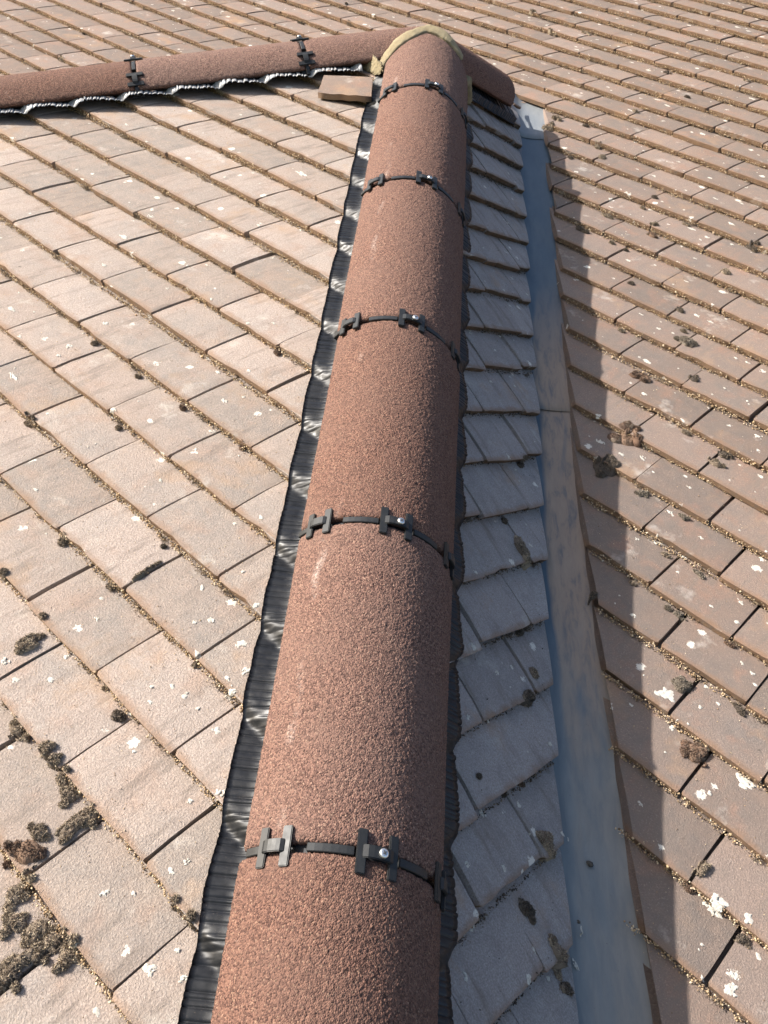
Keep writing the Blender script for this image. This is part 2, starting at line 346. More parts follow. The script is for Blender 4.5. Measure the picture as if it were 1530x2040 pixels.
def project(p):
    d = np.asarray(p) - CAM; z = d @ FWD
    return PW / 2 + FPX * (d @ RIGHT) / z, PH / 2 - FPX * (d @ UP) / z, z

# ------------------------------------------------------------------ ground far below
gm = mesh_np('ground', V([-60, -60, -6], [60, -60, -6], [60, 60, -6], [-60, 60, -6]), np.array([[0, 1, 2, 3]]), M['ground'])
tag(obj('ground', gm), kind='structure')

# ------------------------------------------------------------------ plain tiles
TL = .205
def tile_arrays(w, seed):
    """one plain tile in its own frame: x along the course, y up the slope from the tail, z normal"""
    r = np.random.default_rng(seed)
    nx = 9
    ys = np.array([0, .0022, .006, .014, .035, .065, .095, .125, TL]); ny = len(ys)
    xs = np.concatenate([[-w / 2 + .0017], np.linspace(-w / 2 + .006, w / 2 - .006, nx - 2), [w / 2 - .0017]])
    X, Y = np.meshgrid(xs, ys)
    tailwob = .0015 * np.interp(np.linspace(0, 1, nx), np.linspace(0, 1, 5), r.uniform(-1, 1, 5))
    chip = np.zeros(nx)
    for i in (0, nx - 1):
        if r.random() < .5: chip[i] = r.uniform(.001, .006)
    if r.random() < .3: chip[r.integers(1, nx - 1)] = r.uniform(.0015, .004)
    fall = np.exp(-Y / .012)
    Y2 = Y + (tailwob + chip)[None, :] * fall
    Z = tile_c(Y, X, w) + r.uniform(-.0004, .0004, X.shape)
    lo, hi = X < -w / 2 + .003, X > w / 2 - .003
    Z = Z - (lo | hi) * .0003
    sidew = .0010 * np.interp(ys, np.linspace(0, TL, 5), r.uniform(-1, 1, 5))
    X2 = X + np.where(lo, sidew[:, None] + .0006, 0) + np.where(hi, sidew[::-1][:, None] - .0006, 0)
    top = np.stack([X2, Y2, Z], -1).reshape(-1, 3)
    bot = top.copy(); bot[:, 2] -= THICK
    bot[:nx, 1] += .0012
    verts = np.concatenate([top, bot]); N = nx * ny
    f = []
    for j in range(ny - 1):
        for i in range(nx - 1):
            a = j * nx + i
            f.append((a, a + 1, a + nx + 1, a + nx))
    for i in range(nx - 1): f.append((N + i, N + i + 1, i + 1, i))
    for j in range(ny - 1):
        a = j * nx; f.append((a, a + nx, N + a + nx, N + a))
        a = j * nx + nx - 1; f.append((a + nx, a, N + a, N + a + nx))
    f.append((N, N + (ny - 1) * nx, 2 * N - 1, N + nx - 1))
    uv = verts[:, :2].copy(); uv[:nx, 1] = 0.0; uv[N:N + nx, 1] = -.01
    return verts, np.array(f, np.int32), uv

def smooth_sharp(me):
    me.polygons.foreach_set('use_smooth', np.ones(len(me.polygons), bool))
    me.set_sharp_from_angle(angle=math.radians(32))

NV = 14
VAR = {}
def variants(F, w):
    out = []
    for i in range(NV):
        ve, fa, uv = tile_arrays(w, 100 + i)
        me = mesh_np('roof_tile', ve, fa, M['tile' + F], uv)
        smooth_sharp(me)
        out.append((me, ve, fa, uv))
    return out

def clip_mesh(me, planes):
    bm = bmesh.new(); bm.from_mesh(me)
    for co, no in planes:
        geom = bm.verts[:] + bm.edges[:] + bm.faces[:]
        bmesh.ops.bisect_plane(bm, geom=geom, dist=1e-6, plane_co=co, plane_no=no, clear_outer=True)
        bmesh.ops.remove_doubles(bm, verts=bm.verts[:], dist=1e-5)
        ed = [e for e in bm.edges if e.is_boundary]
        if ed:
            bmesh.ops.holes_fill(bm, edges=ed, sides=0)
    if not bm.faces:
        bm.free(); return None
    m2 = bpy.data.meshes.new('roof_tile'); bm.to_mesh(m2); bm.free()
    m2.materials.append(me.materials[0]); smooth_sharp(m2)
    u = np.empty(len(m2.loops) * 2, np.float32); m2.uv_layers[0].data.foreach_get('uv', u); u = u.reshape(-1, 2)
    u[(np.abs(u) < 1e-9).all(1)] = (0.0, .05); m2.uv_layers[0].data.foreach_set('uv', u.ravel())
    return m2

BV, BF = {k: [] for k in 'ABCD'}, {k: [] for k in 'ABCD'}   # for later ray casts
bv_n = {k: 0 for k in 'ABCD'}

def lay_slope(F, parent, w, phases, krange, arange, clipf, cap=300):
    """tiles of one slope; phases[k%2] = x of one joint; clipf(centre)-> list of (world point, outward normal)"""
    o, e, s, n = FR[F]
    var = variants(F if F in 'ABC' else 'C', w)
    items = []
    for k in krange:
        q = Q0[F] + k * GA
        ph = phases[k % 2]
        j0, j1 = math.floor((arange[0] - ph) / w), math.ceil((arange[1] - ph) / w)
        wob = rng.normal(0, .0012)
        merged = False
        for j in range(j0, j1):
            a = ph + (j + .5) * w + rng.normal(0, .0011)
            wide = 0.0
            if F == 'C' and a > 0:
                acut = .44 * 1.41421 - (L - q * CT)
                jr, jl = ph + (j + 1) * w - acut, ph + j * w - acut
                if k > 5 and jr < .10: continue
                if k > 5 and jl < .10: wide = w
            vi = int(rng.integers(NV))
            jt = 2.2 if F == 'B' else 1.0
            rot = rng.normal(0, .006) * jt; dq = rng.normal(0, .0018) * jt + wob; dc = rng.uniform(-.0007, .0011) * jt; tl = rng.normal(0, .006) * jt
            ca, sa = math.cos(rot), math.sin(rot)
            y = -s
            ex, yy = e * ca + y * sa, y * ca - e * sa
            nn = n + ex * tl; nn /= np.linalg.norm(nn); ex = np.cross(yy, nn); ex /= np.linalg.norm(ex); yy = np.cross(nn, ex)
            org = o + e * a + s * (q + dq) + n * dc
            me, ve, fa, uv = var[vi]
            if wide:
                ve, fa, uv = tile_arrays(w + wide, 900 + k); org = org - ex * wide / 2
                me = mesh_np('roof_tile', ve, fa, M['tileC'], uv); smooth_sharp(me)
            W = org + ve[:, :1] * ex + ve[:, 1:2] * yy + ve[:, 2:3] * nn
            cen = W.mean(0)
            planes = clipf(cen); keep = True; cut = []
            for co, no in planes:
                d = (W - co) @ no
                if d.min() >= 0: keep = False; break
                if d.max() > 0: cut.append((co, no))
            if not keep: continue
            items.append((me, frame_m(org, ex, yy, nn), cut, cen, W, fa))
    # the tiles that show largest stay single objects
    def score(it):
        x, y, z = project(it[3])
        m = 60
        inside = z > 0 and -m < x < PW + m and -m < y < PH + m
        return z if inside else 100 + z
    items.sort(key=score)
    rest_v, rest_f, rest_uv, nv = [], [], [], 0
    for i, (me, mw, cut, cen, W, fa) in enumerate(items):
        m2 = me
        if cut:
            imw = mw.inverted(); i3 = imw.to_3x3()
            m2 = clip_mesh(me, [(imw @ Vector(co.tolist()), (i3 @ Vector(no.tolist())).normalized()) for co, no in cut])
            if m2 is None: continue
        BV[F].append(W); BF[F].append(fa + bv_n[F]); bv_n[F] += len(W)
        if i < cap and score((0, 0, 0, cen)) < 100:
            obj('roof_tile', m2, parent, mw)
        else:
            c = np.empty(len(m2.vertices) * 3, np.float32); m2.vertices.foreach_get('co', c); c = c.reshape(-1, 3)
            R = np.array(mw); wv = c @ R[:3, :3].T + R[:3, 3]
            u = np.empty(len(m2.loops) * 2, np.float32); m2.uv_layers[0].data.foreach_get('uv', u); u = u.reshape(-1, 2)
            rest_v.append(wv)
            for p in m2.polygons:
                li = list(p.loop_indices)
                rest_f.append([m2.loops[x].vertex_index + nv for x in li]); rest_uv.append(u[li])
            nv += len(wv)
    if rest_v:
        me = bpy.data.meshes.new('roof_tiles'); me.from_pydata(np.concatenate(rest_v).tolist(), [], rest_f); me.update()
        me.uv_layers.new(name='UVMap').data.foreach_set('uv', np.concatenate(rest_uv).astype(np.float32).ravel())
        me.materials.append(M['tile' + (F if F in 'ABC' else 'C')]); smooth_sharp(me)
        tag(obj('roof_tiles', me, parent), kind='stuff')

def deck(name, F, corners, label):
    """felted boarding under the tiles: the slope itself"""
    o, e, s, n = FR[F]
    P = [P3(F, a, q, -.062) for a, q in corners]; B = [p - n * .03 for p in P]
    m = len(P); v = np.array(P + B)
    bm = bmesh.new(); vs = [bm.verts.new(x) for x in v.tolist()]
    bm.faces.new(vs[:m]); bm.faces.new(vs[m:][::-1])
    for i in range(m): bm.faces.new((vs[i], vs[m + i], vs[m + (i + 1) % m], vs[(i + 1) % m]))
    bmesh.ops.recalc_face_normals(bm, faces=bm.faces)
    ob = obj(name, bm_mesh(name, bm, M['deck']))
    tag(ob, label, 'roof'); return ob

QM = 2.45                                      # slope length to the eaves of the hipped wing
xA = lambda q: q * CT                          # x of the camera-side hip at slope distance q on A
roofA = deck('roof_slope', 'A', [(-.01, .03), (QM * CT - .02, QM), (-QM * CT / K2 + .02, QM)], 'bright sunlit plain-tile roof slope between the two ridge lines with black strips')
roofB = deck('roof_slope', 'B', [(.02, .03), (L - .03, .03), (L - QM * CT - .03, QM), (-QM * CT + .03, QM)], 'narrow shaded grey tile slope squeezed between the long ridge and the valley gutter')
roofC = deck('roof_slope', 'C', [(.0, .055), (-2.4, 2.4 * K2 / CT), (-3.6, 2.4 * K2 / CT), (-3.6, -2.6), (2.9, -2.6), (2.9, 2.6), (2.6 * CT, 2.6)], 'large weathered brown tile roof slope beyond the valley gutter, spotted with white lichen')
roofD = deck('roof_slope', 'D', [(-.02, .03), (1.9 * CT2 * K2 - .03, 1.9), (1.9 * CT2 * K2 - L + .03, 1.9), (-L + .03, .03)], 'tile slope hidden behind the ridge that runs along the top of the sunlit slope')

u_clip = lambda uu: U1 * uu
N2 = V(K2, -1, 0) / math.hypot(K2, 1)          # plan normal of the second hip, pointing to slope A
def clipA(c): return [(U1 * -.035, U1), (N2 * .03, -N2)]
def clipB(c):
    j = .362 + .05 * max(0, (-c[1] - .95)) + rng.uniform(-.005, .005)
    return [(U1 * .035, -U1), (U1 * j, U1), (V(.02, 0, 0), V(-1, 0, 0))]
def clipC(c):
    if c[0] > -.05 - max(0, c[1] - .56):
        if c[1] > .60 and c[0] < .05: return []
        j = .440 + .045 * max(0, (-c[1] - .45)) + rng.uniform(-.004, .004)
        return [(U1 * j, -U1)]
    if c[1] > .66: return []
    n = V(-K2, 1, 0) / math.hypot(K2, 1)
    return [(V(0, L + .06, 0), -n)]
def clipD(c):
    n = V(-K2, 1, 0) / math.hypot(K2, 1)
    return [(N2 * -.035, N2), (V(0, L - .05, 0), n), (V(-.02, 0, 0), V(1, 0, 0))]

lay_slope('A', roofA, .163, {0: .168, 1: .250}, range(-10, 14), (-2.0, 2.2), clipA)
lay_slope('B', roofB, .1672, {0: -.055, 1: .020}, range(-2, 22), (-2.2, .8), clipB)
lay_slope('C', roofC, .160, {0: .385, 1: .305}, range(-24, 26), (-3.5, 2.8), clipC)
lay_slope('D', roofD, .163, {0: .10, 1: .18}, range(-1, 15), (-1.0, 2.2), clipD, cap=0)
BVH = {}
for F in 'ABC':
    BVH[F] = BVHTree.FromPolygons(np.concatenate(BV[F]).tolist(), np.concatenate(BF[F]).tolist())

def drop(F, a, q, hi=.08):
    """height of the laid tiles above the slope plane at (a, q)"""
    o, e, s, n = FR[F]
    p = o + a * e + q * s + n * hi
    hit = BVH[F].ray_cast(Vector(p.tolist()), Vector((-n).tolist()), .2)
    if hit[0] is None: return None
    return hi - hit[3]

# ------------------------------------------------------------------ grit and dry moss lodged under every tail
OCT = V([1, 0, 0], [-1, 0, 0], [0, 1, 0], [0, -1, 0], [0, 0, 1], [0, 0, -1])
OCF = np.array([[0, 2, 4], [2, 1, 4], [1, 3, 4], [3, 0, 4], [2, 0, 5], [1, 2, 5], [3, 1, 5], [0, 3, 5]], np.int32)
def grains(name, P, size, mat, parent, asp=.45):
    m = len(P)
    if not m: return
    A = rng.normal(size=(m, 3, 3)); Qm, _ = np.linalg.qr(A)
    sc = size[:, None] * rng.uniform(asp, 1.0, (m, 3))
    v = (OCT[None] * sc[:, None, :]) @ Qm.transpose(0, 2, 1) + P[:, None, :]
    f = (OCF[None] + (np.arange(m) * 6)[:, None, None]).reshape(-1, 3)
    tag(obj(name, mesh_np(name, v.reshape(-1, 3), f, mat), parent), kind='stuff')

def edge_grit(F, parent, krange, arange, per_m, mat, keepf, smin, smax):
    PP, SS = [], []
    for k in krange:
        q = Q0[F] + k * GA
        m = int((arange[1] - arange[0]) * per_m)
        a = rng.uniform(*arange, m)
        dens = np.interp(a, np.linspace(*arange, 90), rng.uniform(.35, 1.0, 90) ** .7)
        a = a[rng.random(m) < dens]; m = len(a)
        t = np.abs(rng.normal(0, .45, m)); t = np.minimum(t, 1.6)
        dq = t * .0065 - .0005
        base = -STEP + dq * STEP / GA
        c = base + rng.random(m) ** 1.1 * np.maximum(.0145 - dq * 1.15, .0012)
        P = P3(F, a, q + dq, c)
        x, y, z = project(P)
        ok = keepf(P) & (z > 0) & (x > -120) & (x < PW + 120) & (y > -120) & (y < PH + 120)
        PP.append(P[ok]); SS.append(rng.uniform(smin, smax, ok.sum()) * np.where(rng.random(ok.sum()) < .06, 1.5, 1))
    P = np.concatenate(PP)
    grains('edge_moss', P, np.concatenate(SS), mat, parent)
edge_grit('A', roofA, range(-10, 12), (-1.0, 1.8), 1900, M['grit'], lambda P: ((P @ U1) < -.06) & ((P @ N2) > .05), .0010, .0022)
edge_grit('C', roofC, range(-22, 22), (-2.9, 2.3), 1300, M['grit'], lambda P: np.where(P[:, 0] > -.05, (P @ U1) > .445, P[:, 1] > L + K2 * P[:, 0] + .1), .0011, .0026)
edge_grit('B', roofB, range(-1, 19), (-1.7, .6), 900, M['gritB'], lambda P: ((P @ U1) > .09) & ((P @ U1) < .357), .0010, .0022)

# scattered sand and crumbs lying on the tiles
def crumbs(F, parent, n, keepf, arange, qrange, mat, smax):
    a = rng.uniform(*arange, n); q = rng.uniform(*qrange, n)
    c = surf_c(F, q) + .0004
    P = P3(F, a, q, c); x, y, z = project(P)
    ok = keepf(P) & (z > 0) & (x > -20) & (x < PW + 20) & (y > -20) & (y < PH + 20)
    grains('crumbs', P[ok], rng.uniform(.0006, smax, ok.sum()), mat, parent)
crumbs('A', roofA, 9000, lambda P: ((P @ U1) < -.14) & ((P @ N2) > .1), (-.6, 1.6), (.3, 2.1), M['grit'], .0013)
crumbs('C', roofC, 9000, lambda P: np.where(P[:, 0] > -.05, (P @ U1) > .45, P[:, 1] > L + K2 * P[:, 0] + .1), (-1.5, 2.0), (-1.0, 2.1), M['grit'], .0016)
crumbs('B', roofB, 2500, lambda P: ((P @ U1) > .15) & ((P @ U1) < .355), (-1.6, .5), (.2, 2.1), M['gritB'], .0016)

# ------------------------------------------------------------------ white lichen crusts
def lichen(F, parent, lst, extra, keepf, arange, qrange):
    o, e, s, n = FR[F]
    spots = [(a, q, w * .0005, h * .0005) for a, q, w, h in lst]
    m = 0
    while m < extra:
        a, q = rng.uniform(*arange), rng.uniform(*qrange)
        m += 1
        if not keepf(P3(F, a, q)): continue
        r = .0025 + .008 * rng.random() ** 2.5
        spots.append((a, q, r, r * rng.uniform(.5, 1.1)))
    big = []
    for a, q, ra, rq in spots:
        if ra + rq < .011: big.append((a, q, ra, rq)); continue
        for _ in range(int(4 + 180 * (ra + rq))):
            t, f_ = rng.uniform(0, 6.28), rng.uniform(.0, .75)
            big.append((a + ra * f_ * math.cos(t), q + rq * f_ * math.sin(t), ra * rng.uniform(.28, .68) * (1.25 - f_), rq * rng.uniform(.28, .68) * (1.25 - f_)))
    spots = big
    vv, ff, nv = [], [], 0
    for a0, q0, ra, rq in spots:
        nseg = 30; rot = rng.uniform(0, 6.28)
        rad = .66 + .34 * np.interp(np.arange(nseg), np.linspace(0, nseg, 9), np.r_[(w8 := rng.uniform(-1, 1, 8)), w8[0]]) + rng.uniform(-.13, .15, nseg)
        ring = []
        okc = drop(F, a0, q0)
        if okc is None: continue
        c0 = len(vv); vv.append(P3(F, a0, q0, okc + .0011))
        bad = False
        rings = []
        for fr in (.55, 1.0):
            idx = []
            for i in range(nseg):
                th = 2 * math.pi * i / nseg
                rr = rad[i] * fr if fr == 1 else .5
                da, dq = math.cos(th) * ra * rr, math.sin(th) * rq * rr
                da, dq = da * math.cos(rot * .1) - dq * math.sin(rot * .1), da * math.sin(rot * .1) + dq * math.cos(rot * .1)
                cc = drop(F, a0 + da, q0 + dq)
                if cc is None: cc = okc
                if abs(cc - okc) > .006: cc = okc - .004
                idx.append(len(vv)); vv.append(P3(F, a0 + da, q0 + dq, cc + (.0009 if fr < 1 else .0003)))
            rings.append(idx)
        for i in range(nseg):
            j = (i + 1) % nseg
            ff.append((c0, rings[0][i], rings[0][j])); ff.append((rings[0][i], rings[1][i], rings[1][j])); ff.append((rings[0][i], rings[1][j], rings[0][j]))
    tag(obj('lichen_crust', mesh_np('lichen_crust', np.array(vv), np.array(ff), M['lichen'], smooth=False), parent), kind='stuff')
lichen('A', roofA, WHITE_A, 160, lambda p: p @ U1 < -.15 and p @ N2 > .12, (-.6, 1.5), (.35, 2.0))
lichen('B', roofB, WHITE_B, 170, lambda p: .16 < p @ U1 < .35, (-1.3, .5), (.25, 2.0))
lichen('C', roofC, WHITE_C, 1300, lambda p: (p @ U1 > .46) if p[0] > -.05 else (p[1] > L + K2 * p[0] + .12), (-2.2, 1.9), (-1.5, 2.0))

# ------------------------------------------------------------------ ridge and hip tiles
RR, HALF0 = .1245, math.radians(70)
RT = .016                                      # tile wall
def ridge_mesh(length, res, seed, cut0=None, cut1=None, amp=1.0, HALF=HALF0):
    """half-round granular tile: x across, y along (0..length), z up; z = 0 at the centre of the curve.
    cut0/cut1(phi) shift the two ends"""
    r = np.random.default_rng(seed)
    nph = max(30, int(2 * HALF * RR / res)); nl = max(10, int(length / res))
    ph = np.linspace(-HALF, HALF, nph); ll = np.linspace(0, 1, nl)
    PHI, LL = np.meshgrid(ph, ll)
    y0 = np.zeros(nph) if cut0 is None else cut0(ph); y1 = np.full(nph, length) if cut1 is None else cut1(ph)
    y0 = y0 + r.normal(0, .0005, nph); y1 = y1 + r.normal(0, .0005, nph)
    g = r.random((nl, nph)); g2 = r.random((nl, nph))
    hgt = .0015 * g ** 2 + .0016 * (g2 > .965) * r.random((nl, nph))
    for ax in (0, 1): hgt = .80 * hgt + .10 * (np.roll(hgt, 1, ax) + np.roll(hgt, -1, ax))
    lip = np.minimum(LL, 1 - LL) * length
    edge = -.0035 * np.exp(-lip / .003) - .002 * np.exp(-(HALF - np.abs(PHI)) * RR / .003)
    rad = RR + amp * hgt - .0004 + edge + .0006 * np.sin(LL * 5 + seed)
    Y = y0[None] * (1 - LL) + y1[None] * LL + amp * r.normal(0, res * .12, LL.shape)
    PH2 = PHI + amp * r.normal(0, res * .12 / RR, PHI.shape)
    out = np.stack([rad * np.sin(PH2), Y, rad * np.cos(PH2)], -1).reshape(-1, 3)
    inn = []
    for yy in (y0, y1):
        inn.append(np.stack([(RR - RT) * np.sin(ph), yy, (RR - RT) * np.cos(ph)], -1))
    N = nl * nph
    v = np.concatenate([out, inn[0], inn[1]])
    idx = np.arange(N).reshape(nl, nph)
    f = [np.stack([idx[:-1, :-1], idx[:-1, 1:], idx[1:, 1:], idx[1:, :-1]], -1).reshape(-1, 4)]
    a, b = N + np.arange(nph), N + nph + np.arange(nph)
    f.append(np.stack([a[:-1], a[1:], idx[0, 1:], idx[0, :-1]], -1))
    f.append(np.stack([idx[-1, :-1], idx[-1, 1:], b[1:], b[:-1]], -1))
    f.append(np.stack([a[1:], a[:-1], b[:-1], b[1:]], -1))
    me = None
    faces = np.concatenate(f)
    # long side walls
    for col, rev in ((0, False), (nph - 1, True)):
        o_ = idx[:, col]; i0, i1 = a[col], b[col]
        mid = nl // 2
        tri = [(o_[i], o_[i + 1], i0 if i < mid else i1, i0 if i < mid else i1) for i in range(nl - 1)]
        tri.append((o_[mid], i1, i0, i0))
        w = [(p, q_, s_) for p, q_, s_, _ in tri]
        if rev: w = [x[::-1] for x in w]
        faces = np.concatenate([faces, np.array([(x[0], x[1], x[2], x[2]) for x in w])])
    quads = faces[faces[:, 2] != faces[:, 3]]; tris = faces[faces[:, 2] == faces[:, 3]][:, :3]
    me = bpy.data.meshes.new('ridge_tile'); allv = np.ascontiguousarray(v, np.float32)
    me.vertices.add(len(allv)); me.vertices.foreach_set('co', allv.ravel())
    li = np.concatenate([quads.ravel(), tris.ravel()]).astype(np.int32)
    me.loops.add(len(li)); me.loops.foreach_set('vertex_index', li)
    st = np.concatenate([np.arange(len(quads)) * 4, len(quads) * 4 + np.arange(len(tris)) * 3]).astype(np.int32)
    tot = np.concatenate([np.full(len(quads), 4), np.full(len(tris), 3)]).astype(np.int32)
    me.polygons.add(len(st)); me.polygons.foreach_set('loop_start', st); me.polygons.foreach_set('loop_total', tot)
    me.update(calc_edges=True); me.validate(); me.materials.append(M['ridge'])
    return me

def arc_block(ph0, ph1, r0, r1, y0, y1, n=8, bev=.0008):
    bm = bmesh.new(); rows = []
    for i in range(n + 1):
        p = ph0 + (ph1 - ph0) * i / n
        rows.append([bm.verts.new((r * math.sin(p), y, r * math.cos(p))) for r, y in ((r0, y0), (r0, y1), (r1, y1), (r1, y0))])
    for i in range(n):
        for j in range(4):
            bm.faces.new((rows[i][j], rows[i][(j + 1) % 4], rows[i + 1][(j + 1) % 4], rows[i + 1][j]))
    bm.faces.new(rows[0][::-1]); bm.faces.new(rows[-1])
    bmesh.ops.recalc_face_normals(bm, faces=bm.faces)
    if bev: bmesh.ops.bevel(bm, geom=[e for e in bm.edges if e.calc_face_angle(0) > .6], offset=bev, segments=1, affect='EDGES')
    return bm

def clip_bm(ph, half, barw, blen, crossw):
    """H shaped clip: two bars lying along the tile, one bridge across the joint"""
    bm = bmesh.new()
    def plate(p0, x0, x1, y0, y1, z0, z1):
        t = V(math.cos(p0), 0, -math.sin(p0)); n = V(math.sin(p0), 0, math.cos(p0)); o = n * RR
        pts = [(x0, y0, z0), (x1, y0, z0), (x1, y1, z0), (x0, y1, z0), (x0, y0, z1), (x1, y0, z1), (x1, y1, z1), (x0, y1, z1)]
        vs = [bm.verts.new((o + t * a + V(0, 1, 0) * b + n * c).tolist()) for a, b, c in pts]
        for q in ((3, 2, 1, 0), (4, 5, 6, 7), (0, 1, 5, 4), (1, 2, 6, 5), (2, 3, 7, 6), (3, 0, 4, 7)): bm.faces.new([vs[i] for i in q])
    dp = half / RR
    plate(ph - dp, -barw / 2, barw / 2, -blen / 2, blen / 2, .0002, .0046)
    plate(ph + dp, -barw / 2, barw / 2, -blen / 2, blen / 2, .0002, .0046)
    n = 6; rows = []
    for i in range(n + 1):
        s = -1 + 2 * i / n
        p = ph + dp * s * .99; lift = .0035 * (1 - s ** 4)
        rows.append([bm.verts.new((r * math.sin(p), y, r * math.cos(p))) for r, y in ((RR + .0012 + lift, -crossw / 2), (RR + .0012 + lift, crossw / 2), (RR + .0050 + lift, crossw / 2), (RR + .0050 + lift, -crossw / 2))])
    for i in range(n):
        for j in range(4): bm.faces.new((rows[i][j], rows[i][(j + 1) % 4], rows[i + 1][(j + 1) % 4], rows[i + 1][j]))
    bm.faces.new(rows[0][::-1]); bm.faces.new(rows[-1])
    bmesh.ops.recalc_face_normals(bm, faces=bm.faces)
    bmesh.ops.bevel(bm, geom=[e for e in bm.edges if e.calc_face_angle(0) > .7], offset=.0009, segments=2, affect='EDGES')
    return bm

def lathe(prof, n=16):
    bm = bmesh.new(); rings = []
    for r, z in prof:
        rings.append([bm.verts.new((r * math.cos(2 * math.pi * i / n), r * math.sin(2 * math.pi * i / n), z)) for i in range(n)])
    for a, b in zip(rings, rings[1:]):
        for i in range(n): bm.faces.new((a[i], a[(i + 1) % n], b[(i + 1) % n], b[i]))
    bm.faces.new(rings[-1]); bm.faces.new(rings[0][::-1])
    return bm

CLIP_ME = {}
for key, ph in (('l', -50), ('m', 0), ('r', 50)):
    half = .0175 if key == 'm' else .0135
    CLIP_ME[key] = bm_mesh('ridge_clip', clip_bm(math.radians(ph), half, .0105, .046 if key == 'm' else .042, .0135), M['clip'])
SCREW = bm_mesh('screw', lathe([(.0052, .0), (.0052, .0018), (.0046, .0030), (.003, .0036), (.0012, .0037)]), M['screw'], True)
bm = bmesh.new()
for a in (0, math.pi / 2):
    t = Matrix.Rotation(a + .6, 4, 'Z') @ Matrix.Diagonal((.0046, .0011, .0006, 1))
    bmesh.ops.create_cube(bm, size=1.0, matrix=Matrix.Translation((0, 0, .0038 + (.0001 if a else 0))) @ t)
SLOT_SHADE = bm_mesh('recess_shade_bars', bm, M['slot_shade'])  # dark bars laid on the head stand in for shade inside a recess
SADDLE = bm_mesh('joint_gasket', arc_block(-HALF0, HALF0, RR - .015, RR - .0105, -.016, .016, 28, 0), M['gasket'])
BLOCKS = [bm_mesh('joint_bar', arc_block(math.radians(a), math.radians(b), RR - .011, RR + .0002, -.0046, .0046, 6), M['clip'])
          for a, b in ((-69, -58.5), (-34, -11), (13, 34), (58.5, 69))]

def union(parent, M4, y, tilt=0.0):
    """plastic joint between two ridge tiles at y"""
    rot = Matrix.Rotation(tilt, 4, 'Y')
    base = M4 @ Matrix.Translation((0, y, 0)) @ rot
    obj('joint_gasket', SADDLE, parent, base)
    for b in BLOCKS: obj('joint_bar', b, parent, base)
    for key in 'lmr':
        c = obj('ridge_clip', CLIP_ME[key], parent, base)
        if key == 'm':
            s = obj('screw', SCREW, c, Matrix.Translation((.004, .0, RR + .0082)))
            obj('recess_shade_bars', SLOT_SHADE, c, Matrix.Translation((.004, 0, RR + .0082)))

def axis_frame(y, up):
    y = y / np.linalg.norm(y); x = np.cross(y, up); x /= np.linalg.norm(x); z = np.cross(x, y)
    return x, y, z

# hip towards the camera
X1, Y1, Z1 = axis_frame(-H1, V(0, 0, 1))       # x to slope B, y up the hip
hipM = frame_m(Z1 * -.0675, X1, Y1, Z1)
hip1 = empty('hip_ridge'); tag(hip1, 'long straight row of granular red-brown ridge tiles climbing to the mortared junction', 'ridge')
J1 = [.385, .828, 1.305, 1.757, 2.201, 2.651, 3.101]
GAPJ = .0052
def topcut(ph): return -(.070 + .035 * np.maximum(0, ph + .3) + .11 * np.maximum(0, -ph - .3))
RES = [.0030, .0026, .0020, .0016, .0013, .0013, .003]
prev = None
for i, Jh in enumerate(J1):
    y_low = -Jh + GAPJ
    if i == 0:
        me = ridge_mesh(.30, RES[i], 11 + i, cut0=lambda p: np.full_like(p, -J1[0] + GAPJ), cut1=topcut, amp=1.1)
        obj('ridge_tile', me, hip1, hipM)
    else:
        ln = Jh - J1[i - 1] - 2 * GAPJ
        me = ridge_mesh(ln, RES[i], 11 + i, amp=1.0)
        yw = Matrix.Rotation(rng.normal(0, .004), 4, 'Z')
        obj('ridge_tile', me, hip1, hipM @ Matrix.Translation((0, y_low, 0)) @ yw)
    if i < 6: union(hip1, hipM, -Jh, math.radians([-3, -2, -4, -2, 3, 0][i]))

# hip along the top of the sunlit slope
X2, Y2, Z2 = axis_frame(-H2, V(0, 0, 1))
if X2 @ N2 < 0: pass
hip2M = frame_m(Z2 * -.0715, X2, Y2, Z2)
hip2 = empty('hip_ridge'); tag(hip2, 'granular red-brown ridge tiles along the top of the sunlit slope above crinkled foil', 'ridge')
J2 = [.36, .795, 1.245, 1.695]
me = ridge_mesh(.30, .003, 31, cut0=lambda p: np.full_like(p, -J2[0] + GAPJ), cut1=lambda p: np.full_like(p, -.03), amp=1.15, HALF=math.radians(62))
obj('ridge_tile', me, hip2, hip2M)
for i in range(1, 4):
    me = ridge_mesh(J2[i] - J2[i - 1] - 2 * GAPJ, .003, 31 + i, amp=1.15, HALF=math.radians(62))
    obj('ridge_tile', me, hip2, hip2M @ Matrix.Translation((0, -J2[i] + GAPJ, 0)))
for j in J2[:3]: union(hip2, hip2M, -j)

# short level ridge dying towards the main roof
X3, Y3, Z3 = axis_frame(V(0, 1, 0), V(0, 0, 1))
rid3 = empty('roof_ridge'); tag(rid3, 'short shaded ridge tile stub ending over the head of the valley gutter', 'ridge')
me = ridge_mesh(.36, .003, 41, cut0=lambda p: np.full_like(p, -.03), cut1=lambda p: .345 - .045 * np.clip(p / HALF0, 0, 1) ** 2, amp=1.15)
obj('ridge_tile', me, rid3, frame_m(V(0, 0, -.0845), X3, Y3, Z3))
bm = arc_block(-HALF0 * .86, HALF0 * .86, .05, RR - RT - .001, .255, .268, 20, 0)
obj('mortar_plug', bm_mesh('mortar_plug', bm, M['mortar']), rid3, frame_m(V(0, 0, -.0845), X3, Y3, Z3))

